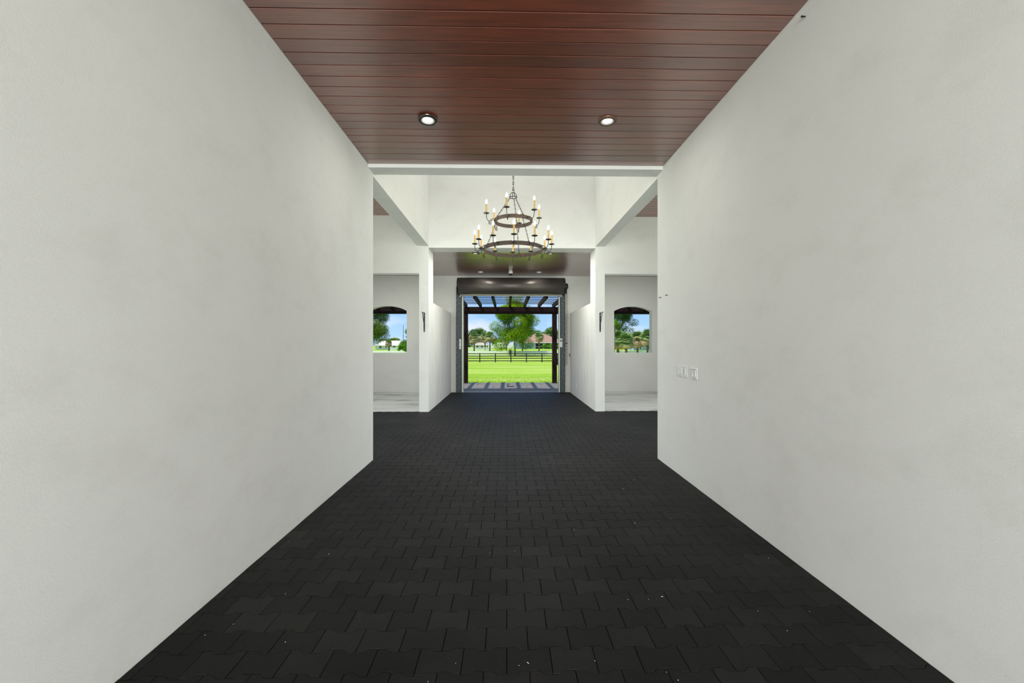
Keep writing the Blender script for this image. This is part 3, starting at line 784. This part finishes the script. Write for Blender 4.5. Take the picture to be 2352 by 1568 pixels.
fence('board_fence', 67, x67-2.44*5, x67+2.44*6, 2.44, 1.46, .16, [(1.36, .13), (.99, .13), (.64, .13), (.25, .13)], 'fence_dark', 'dark brown four-board fence crossing the lawn')
fence('rail_fence', 107, at(1206, 815, 107).x-2.44*16, at(1206, 815, 107).x+2.44*15, 2.44, 1.30, .13, [(1.05, .34), (.66, .32), (.26, .15)], 'fence_white', 'long white rail fence just behind the dark board fence')
fence('rail_fence', 135, at(1076, 805, 135).x-2.44*10, at(1122, 805, 135).x, 2.44, 1.2, .13, [(1.02, .2), (.64, .2), (.25, .16)], 'fence_white', 'farther white rail fence on the left, in front of the palms')
fence('rail_fence', 158, at(1130, 805, 158).x, at(1172, 805, 158).x, 2.44, 1.1, .13, [(.95, .16), (.55, .16)], 'fence_white', 'short white rail fence between the big tree and the left palms')

# ------------------------------------------------------------------ trees
def foliage(name, blobs, dens, size, mat, parent, seed, tl=.5):
    r = np.random.default_rng(seed); P = []; Nn = []; T = []
    for (cx, cy, cz, rx_, ry_, rz_) in blobs:
        n = int(2.6*dens*(rx_*ry_+ry_*rz_+rx_*rz_)/3*4)
        d = r.normal(size=(n, 3)); d /= np.linalg.norm(d, axis=1, keepdims=True)
        rad = r.uniform(.25, 1.0, n)**.45; rad *= 1+r.normal(0, .06, n)
        P.append(np.array([cx, cy, cz])+d*rad[:, None]*np.array([rx_, ry_, rz_]))
        Nn.append(d+np.array([0, 0, .5])+r.normal(0, .6, (n, 3)))
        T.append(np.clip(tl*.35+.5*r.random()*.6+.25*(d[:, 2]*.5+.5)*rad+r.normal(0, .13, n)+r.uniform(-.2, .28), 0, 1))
    P = np.concatenate(P); Nn = np.concatenate(Nn); T = np.concatenate(T)
    Nn /= np.linalg.norm(Nn, axis=1, keepdims=True); n = len(P)
    a = np.cross(Nn, r.normal(size=(n, 3))); a /= np.linalg.norm(a, axis=1, keepdims=True); b = np.cross(Nn, a)
    s = .82*size*r.uniform(.6, 1.3, n)[:, None]
    V = np.stack([P-a*s, P-b*s*.5+Nn*s*.12, P+a*s, P+b*s*.5+Nn*s*.12], 1).reshape(-1, 3)
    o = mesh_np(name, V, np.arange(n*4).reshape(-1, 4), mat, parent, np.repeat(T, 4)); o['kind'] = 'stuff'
    return o
LM = {
 'main': leaf_mat('tree_leaves_bright', (.045, .13, .01), (.20, .36, .02), (.56, .64, .03), .45),
 'dark': leaf_mat('tree_leaves_dark', (.02, .065, .016), (.06, .15, .03), (.16, .28, .06)),
 'mid': leaf_mat('tree_leaves_mid', (.03, .10, .02), (.11, .23, .035), (.28, .40, .07)),
 'olive': leaf_mat('tree_leaves_olive', (.03, .08, .012), (.14, .23, .03), (.48, .52, .14)),
 'bright': leaf_mat('bush_leaves_bright', (.05, .16, .012), (.16, .36, .03), (.34, .58, .08)),
}
def tree(name, x, y, cz, rad, hgt, label, mat, seed, nblob=14, leaf=.22, dens=22, trunk=.25, kind='tree', branches=True, trunk_x=None, lean=0, group=None, extra=()):
    g0 = gz(y); t = setobj(name, label, kind, loc=(x, y, g0), group=group); r = random.Random(seed); cz -= g0
    blobs = []
    for k in range(nblob):
        a_ = r.random()*2*PI; ph = r.uniform(-.9, 1); q = math.sqrt(max(0, 1-ph*ph))*r.uniform(.45, .75)
        br = rad*r.uniform(.26, .42)
        blobs.append((math.cos(a_)*q*rad, math.sin(a_)*q*rad, cz+ph*hgt*.5*.72, br, br, br*min(1, hgt/(2*rad))*.85))
    blobs += list(extra)
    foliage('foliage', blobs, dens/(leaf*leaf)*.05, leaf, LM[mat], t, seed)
    tx = 0 if trunk_x is None else trunk_x
    m = MB(); zc_ = cz-hgt*.25
    if trunk:
        pts_ = [(tx, 0, -.1), (tx*.9, .02, zc_*.35), (tx*.6+lean, 0, zc_*.8), (tx*.3+lean, 0, cz)]
        m.tube(pts_, [trunk*1.35, trunk, trunk*.85, trunk*.4], 10)
        if branches:
            for bl in blobs[::2]:
                s0 = Vector(pts_[2]); e0 = Vector(bl[:3]); mid_ = (s0+e0)/2+Vector((0, 0, -.06*rad))
                m.tube([s0, mid_, e0], [trunk*.5, trunk*.32, trunk*.12], 6)
        m.build('trunk', M['bark'], t, True)
    return t
def sc_(px, y): return px*y/F_PX
# big tree at the white fence
yb_ = 103; c = at(1181, 742, yb_)
tree('shade_tree', c.x, yb_, c.z, sc_(53, yb_), sc_(112, yb_), 'large leafy tree framed in the middle of the roller door', 'main', 5, 44, .13, 17, .17, trunk_x=sc_(2, yb_),
     extra=[(sc_(-32, yb_), 0, sc_(-35, yb_)+6.4, 1.9, 1.6, 1.6), (sc_(28, yb_), 0, sc_(-34, yb_)+6.6, 2.0, 1.6, 1.5), (0, 0, 14.0, 2.4, 2, 1.5), (sc_(-44, yb_), 0, sc_(0, yb_)+7.2, 1.6, 1.4, 1.5), (sc_(45, yb_), 0, sc_(12, yb_)+7.4, 1.7, 1.4, 1.6)])
for (nm, u, v, y, rp, hp, lab, mt, sd) in (
    ('oak_tree', 1092, 775, 210, 33, 56, 'dark rounded oak behind the left palms, seen through the roller door', 'dark', 21),
    ('oak_tree', 1140, 784, 215, 18, 30, 'low dark tree beside the left edge of the large leafy tree', 'dark', 22),
    ('oak_tree', 1230, 777, 200, 26, 40, 'dark tree rising behind the left end of the tiled house', 'dark', 23),
    ('oak_tree', 1272, 772, 224, 28, 46, 'green tree behind the right end of the tiled house', 'mid', 24),
    ('oak_tree', 1298, 776, 190, 20, 40, 'tree farthest right behind the tiled house, past the pergola post', 'mid', 25),
    ('hedge_tree', 1046, 785, 235, 26, 34, 'dark tree hidden left of the roller door opening', 'dark', 26),
    ('far_tree', 905, 784, 230, 20, 18, 'low distant treetops above the pale roof in the left window', 'olive', 31),
    ('far_tree', 880, 786, 225, 14, 16, 'distant treetop over the left end of the pale roof', 'olive', 32)):
    c = at(u, v, y); tree(nm, c.x, y, c.z, sc_(rp, y), sc_(hp, y), lab, mt, sd, 22, .36, 17, .3, branches=False)
c = at(852, 742, 48); tree('young_tree', c.x, 48, c.z, sc_(52, 48), sc_(118, 48), 'yellow-green leafy tree at the left side of the left arched window', 'olive', 41, 34, .06, 15, .09)
c = at(948, 782, 80); tree('dense_tree', c.x, 80, c.z, sc_(33, 80), sc_(62, 80), 'dense green tree at the right side of the left arched window', 'mid', 42, 30, .11, 26, .12)
c = at(925, 803, 76); tree('round_bush', c.x, 76, c.z, sc_(13, 76), sc_(34, 76), 'bright green bush under the dense tree in the left window', 'bright', 43, 16, .08, 26, 0, 'bush')
c = at(1420, 730, 104); tree('live_oak', c.x, 104, c.z, sc_(34, 104), sc_(84, 104), 'tall dark oak at the upper left of the right arched window', 'dark', 51, 28, .13, 16, .25,
     extra=[(sc_(34, 104), 0, sc_(0, 104)+8.3, 1.6, 1.2, 1.1), (sc_(22, 104), 0, 6.2, 1.8, 1.5, 1.2)])
c = at(1412, 742, 90); tree('lime_tree', c.x, 90, c.z, sc_(13, 90), sc_(20, 90), 'small lime-green crown at the left edge of the right window', 'bright', 52, 14, .1, 24, .08)
for (u, v, y, rp, hp, lab, sd) in ((1252, 795, 150, 9, 13, 'round green shrub before the porch of the tiled house, left one', 61), (1266, 795, 151, 10, 14, 'round green shrub before the porch of the tiled house, right one', 62), (1284, 796, 152, 9, 12, 'green shrub by the tiled house right of the pergola post', 63)):
    c = at(u, v, y); tree('porch_shrub', c.x, y, c.z, sc_(rp, y), sc_(hp, y), lab, 'bright', sd, 14, .16, 24, 0, 'shrub')
c = at(1172, 801, 101); 
# yucca clump by the big tree
yc_ = setobj('yucca_clump', 'spiky dark green clump at the foot of the large leafy tree', 'shrub', loc=(c.x, 101, gz(101)))
m = MB(); rr_ = random.Random(3)
for k in range(90):
    a_ = rr_.random()*2*PI; el = rr_.uniform(.35, 1.4); L_ = rr_.uniform(.8, 1.6); d = Vector((math.cos(a_)*math.cos(el), math.sin(a_)*math.cos(el), math.sin(el))); s_ = d.cross(Vector((0, 0, 1))).normalized()*.05
    b0 = Vector((0, 0, rr_.uniform(.2, 1.2))); vs = [m.b.verts.new(q) for q in (b0-s_, b0+s_, b0+d*L_)]; m.b.faces.new(vs)
m.build('leaves', simple('yucca_leaf', (.03, .10, .03), .6), yc_)
MB().cyl((0, 0, -.05), (0, 0, 1.3), .1, .07, 8).build('stem', M['palm_bark'], yc_)

# palms
def frond_mesh(mat, droop):
    m = MB(); m.tube([(0, 0, 0), (.35, 0, .05), (.62, 0, .02)], .02, 4)
    for k in range(13):
        a_ = math.radians(-78+13*k); L_ = .80*(1-.25*abs(a_)/1.4)
        d = Vector((math.cos(a_), math.sin(a_), 0)); s_ = Vector((-d.y, d.x, 0))*.05
        p0 = Vector((.55, 0, .02)); p1 = p0+d*L_*.55+Vector((0, 0, .02)); p2 = p0+d*L_+Vector((0, 0, -droop))
        vs = [m.b.verts.new(q) for q in (p0, p1-s_, p1+s_, p2-s_*.2, p2+s_*.2)]
        m.b.faces.new((vs[0], vs[1], vs[2])); m.b.faces.new((vs[1], vs[3], vs[4], vs[2]))
    return tmp(m, mat, False)
def two_sided(name, c1, c2):
    m, nt, b = new_mat(name); oi = N(nt, 'ShaderNodeObjectInfo'); r = ramp(nt, oi.outputs['Random'], [(0, c1), (1, c2)])
    nt.links.new(r.outputs[0], b.inputs['Base Color']); b.inputs['Roughness'].default_value = .6; return m
FG = frond_mesh(two_sided('palm_green', (.10, .20, .04), (.30, .42, .13)), .18)
FO = frond_mesh(two_sided('palm_olive', (.22, .25, .07), (.50, .44, .18)), .3)
FB = frond_mesh(two_sided('palm_dry', (.30, .19, .09), (.58, .42, .24)), .35)
def palm(u, vc, y, rpx, label, seed, n=28, dry=.35, green=.5, fat=1.0):
    n = int(n*(1.7 if y > 100 else 2.1))
    r = random.Random(seed); c = at(u, vc, y); g0 = gz(y); t = setobj('cabbage_palm', label, 'palm', loc=(c.x, y, g0)); hz = c.z-g0
    R_ = sc_(rpx, y)/1.32
    MB().tube([(0, 0, -.1), (.05, 0, hz*.5), (0, 0, hz)], [.24*fat, .19*fat, .24*fat], 10).build('trunk', M['palm_bark'], t, True)
    for k in range(n):
        q = k/n; el = 1.35-q*(2.5 if y > 100 else 2.85)+r.uniform(-.15, .15)
        me_ = FG if q < green else (FO if q < 1-dry*.6 else FB)
        o = link('frond', me_, None, t); o.location = (0, 0, hz+.15*R_*(1-q)); s_ = R_*r.uniform(.85, 1.1)*(1 if q < .8 else .8)
        o.scale = (s_, s_, s_); o.rotation_euler = (r.uniform(-.3, .3), -el, k*2.39996+r.uniform(-.2, .2))
for (u, vc, y, rp, lab, dry, gr, n) in (
    (1089, 777, 131, 16, 'palm at the left edge of the door opening with yellowing fronds', .6, .35, 34),
    (1114, 777, 138, 15, 'left one of the two close palms left of the big tree', .6, .3, 30),
    (1125, 775, 129, 15, 'right one of the two close palms, touching the big tree', .4, .5, 30),
    (1163, 784, 139, 10, 'thin palm partly behind the big tree, left of its trunk', .8, .3, 22),
    (1200, 783, 134, 11, 'orange-brown palm in front of the left wall of the tiled house', .9, .25, 26),
    (1238, 776, 134, 14, 'lone palm in front of the porch of the tiled house', .5, .5, 28),
    (1418, 782, 97, 25, 'leftmost bushy palm in the right arched window', .4, .7, 44),
    (1438, 785, 85, 22, 'second bushy palm from the left in the right arched window', .5, .6, 44),
    (1464, 781, 94, 22, 'yellow-brown palm in the middle of the right arched window', .9, .3, 44),
    (1487, 777, 88, 21, 'palm with a thick trunk at the right of the right arched window', .6, .55, 40),
    (1508, 778, 96, 19, 'palm partly hidden past the right edge of the right window', .6, .5, 34),
    (893, 789, 112, 10, 'dark drooping palm in the left arched window before the pale house', .9, .3, 30)):
    palm(u, vc, y, rp, lab, int(u), n, dry, gr, 1.25 if y < 100 else 1.0)

# ------------------------------------------------------------------ houses
def house(label, u0, u1, y, v_base, v_eave, v_ridge, wallc, roofc, wins, trimc=(.8, .8, .78), hip=.35, depth=9, porch=None, door=None):
    a = at(u0, v_base, y); b_ = at(u1, v_base, y); x0, x1 = a.x, b_.x; zb_ = gz(y)-.05; ze = at((u0+u1)/2, v_eave, y).z; zr = at((u0+u1)/2, v_ridge, y+depth/2).z
    t = setobj('house', label, 'house', loc=(x0, y, zb_)); L_ = x1-x0; H = ze-zb_
    wm = simple('house_wall_'+str(int(u0)), wallc, .8, var=.04, nscale=3); rm_ = simple('house_roof_'+str(int(u0)), roofc, .85, var=.18, nscale=8, bmp=.3); tm = simple('house_trim_'+str(int(u0)), trimc, .6, var=.02)
    pw = 0 if not porch else sc_(porch[1]-porch[0], y)
    px0 = L_ if not porch else at(porch[0], v_base, y).x-x0
    MB().box(0, px0, 0, depth, 0, H).box(px0-.001, L_, 2.6, depth, 0, H).build('wall', wm, t)
    m = MB(); ov = .55; hl = (L_+2*ov)*hip if hip else 0; zr_ = zr-zb_
    q = [(-ov, -ov, H), (L_+ov, -ov, H), (L_+ov, depth+ov, H), (-ov, depth+ov, H), (-ov+hl, depth/2, zr_), (L_+ov-hl, depth/2, zr_)]
    vs = [m.b.verts.new(p_) for p_ in q]
    for f_ in ((0, 1, 5, 4), (1, 2, 5), (2, 3, 4, 5), (3, 0, 4), (3, 2, 1, 0)): m.b.faces.new([vs[i] for i in f_])
    m.build('roof', rm_, t)
    MB().box(-ov, L_+ov, -ov-.04, -ov, H-.16, H+.03).build('fascia', tm, t)
    for (ua, ub, va, vb) in wins:
        xa_ = at(ua, va, y).x-x0; xb_ = at(ub, va, y).x-x0; z1_ = at(ua, va, y).z-zb_; z2_ = at(ua, vb, y).z-zb_
        f = MB().box(xa_, xb_, -.06, 0, z2_, z1_, .01).build('window_frame', tm, t)
        w = (xb_-xa_)
        MB().box(xa_+w*.22, xb_-w*.22, -.08, -.055, z2_+(z1_-z2_)*.54, z1_-(z1_-z2_)*.1).build('pane', M['glass_dark'], f)
        MB().box(xa_+w*.22, xb_-w*.22, -.08, -.055, z2_+(z1_-z2_)*.1, z1_-(z1_-z2_)*.54).build('pane', M['glass_dark'], f)
    if porch:
        MB().box(px0+.0, L_, 2.54, 2.6, .1, H-.3).build('porch_dark_panel', M['glass_dark'], t)  # dark sheet across the back of the porch
        k = px0+.1
        while k < L_:
            MB().box(k-.07, k+.07, .0, .14, 0, H).build('post', tm, t); k += 3.0
        MB().box(px0, L_, .04, .1, .85, .95).build('porch_rail', tm, t)
    return t
house('blue-grey house with a brownish-pink hipped roof, right of the big tree', 1180, 1300, 165, 801, 786.5, 766, rgb(165, 182, 200)[:3], rgb(150, 120, 104)[:3],
      [(1185, 1189, 790, 797), (1205.2, 1209.4, 789, 796.8), (1222.2, 1226.2, 789, 796.8)], hip=.42, porch=(1229, 1300), depth=11)
house('pale farmhouse with a light grey roof in the left arched window', 862, 930, 150, 800, 793, 782, rgb(225, 225, 220)[:3], rgb(200, 198, 198)[:3],
      [(868.5, 879, 793.5, 799.5), (884.5, 889, 793.5, 799.5), (900, 911, 793.5, 799.5)], hip=.12, depth=9)
house('dark-windowed bungalow glimpsed among the left palms', 1090, 1118, 168, 801, 792, 786, rgb(210, 210, 200)[:3], rgb(170, 160, 150)[:3],
      [(1092, 1101, 793, 800), (1103, 1111, 793, 800)], hip=.2, depth=8)
house('blue-grey cottage glimpsed between palms in the right arched window', 1455, 1520, 140, 804, 792, 784, rgb(150, 175, 190)[:3], rgb(205, 175, 165)[:3],
      [(1467, 1475, 794, 802), (1487, 1493, 794, 802)], hip=.3, depth=8)

# white vehicles by the far lane
def pickup(u, y, label, rz=0, s=1.0):
    c = at(u, 800, y); t = setobj('pickup_truck', label, 'truck', loc=(c.x, y, gz(y))); t.rotation_euler = (0, 0, rz)
    wm = simple('white_car_paint', (.8, .8, .8), .25, var=.02)
    prof = [(-2.6, .5), (-2.6, 1.05), (-1.0, 1.1), (-.75, 1.75), (.65, 1.78), (1.25, 1.15), (2.5, 1.0), (2.65, .5)]
    MB().prism(prof, [], -.9, .9).build('body', wm, t)
    for x0_, x1_ in ((-.68, -.08), (.02, .95)):
        MB().prism([(x0_, 1.2), (x0_+.02, 1.66), (min(x1_, .6), 1.66), (x1_, 1.2)], [], -.915, .915).build('side_window', M['glass_dark'], t)
    for wx_ in (-1.65, 1.7):
        for wy_ in (-.86, .72): MB().cyl((wx_, wy_, .38), (wx_, wy_+.18, .38), .38, n=16).build('wheel', M['black'], t)
pickup(1139, 168, 'white pickup truck parked left of the big tree trunk', .15)
c = at(1158, 800, 156); t = setobj('horse_trailer', 'white horse trailer parked behind the big tree trunk', 'trailer', loc=(c.x, 156, gz(156)))
wm = simple('white_trailer_paint', (.78, .78, .78), .4, var=.03)
MB().prism([(-2.6, .55), (-2.6, 2.2), (-2.2, 2.45), (2.0, 2.45), (2.6, 1.6), (2.6, .55)], [], -1.0, 1.0).build('body', wm, t)
for x in (-1.6, -.4, .8): MB().box(x, x+.7, -1.02, -1.0, 1.35, 1.85, .01).build('side_window', M['glass_dark'], t)
for x in (-.9, .1):
    for yy in (-1.05, .85): MB().cyl((x, yy, .38), (x, yy+.2, .38), .38, n=16).build('wheel', M['black'], t)
MB().tube([(2.6, 0, .6), (3.8, 0, .55)], .06, 6).build('hitch', M['black'], t)

# utility pole and wires
p = at(926.5, 747, 118); q = Vector((at(1530, 750, 118).x, 118, p.z))
for pp, lab in ((p, 'thin utility pole rising above the trees in the left arched window'), (q, 'utility pole at the right end of the wires')):
    t = setobj('utility_pole', lab, 'pole', loc=(pp.x, 118, gz(118)))
    MB().cyl((0, 0, -.3), (0, 0, p.z-gz(118)), .10, .065, 10).build('post', M['bark'], t); MB().box(-.08, .08, -.3, .3, 4.9, 5.05).build('crossarm', M['bark'], t)
for v, lab in ((756, 'upper thin overhead wire crossing in front of the far trees'), (768.5, 'lower thin overhead wire crossing in front of the far trees')):
    z = at(1165, v, 118).z; x0 = p.x; x1 = q.x; pts = []
    for k in range(25):
        f = k/24; pts.append((x0+(x1-x0)*f, 118-.2, z+.25*(2*f-1)**2))
    tag(MB().tube(pts, .018, 4).build('overhead_wire', simple('wire_grey', (.4, .42, .4), .5)), lab, 'wire')
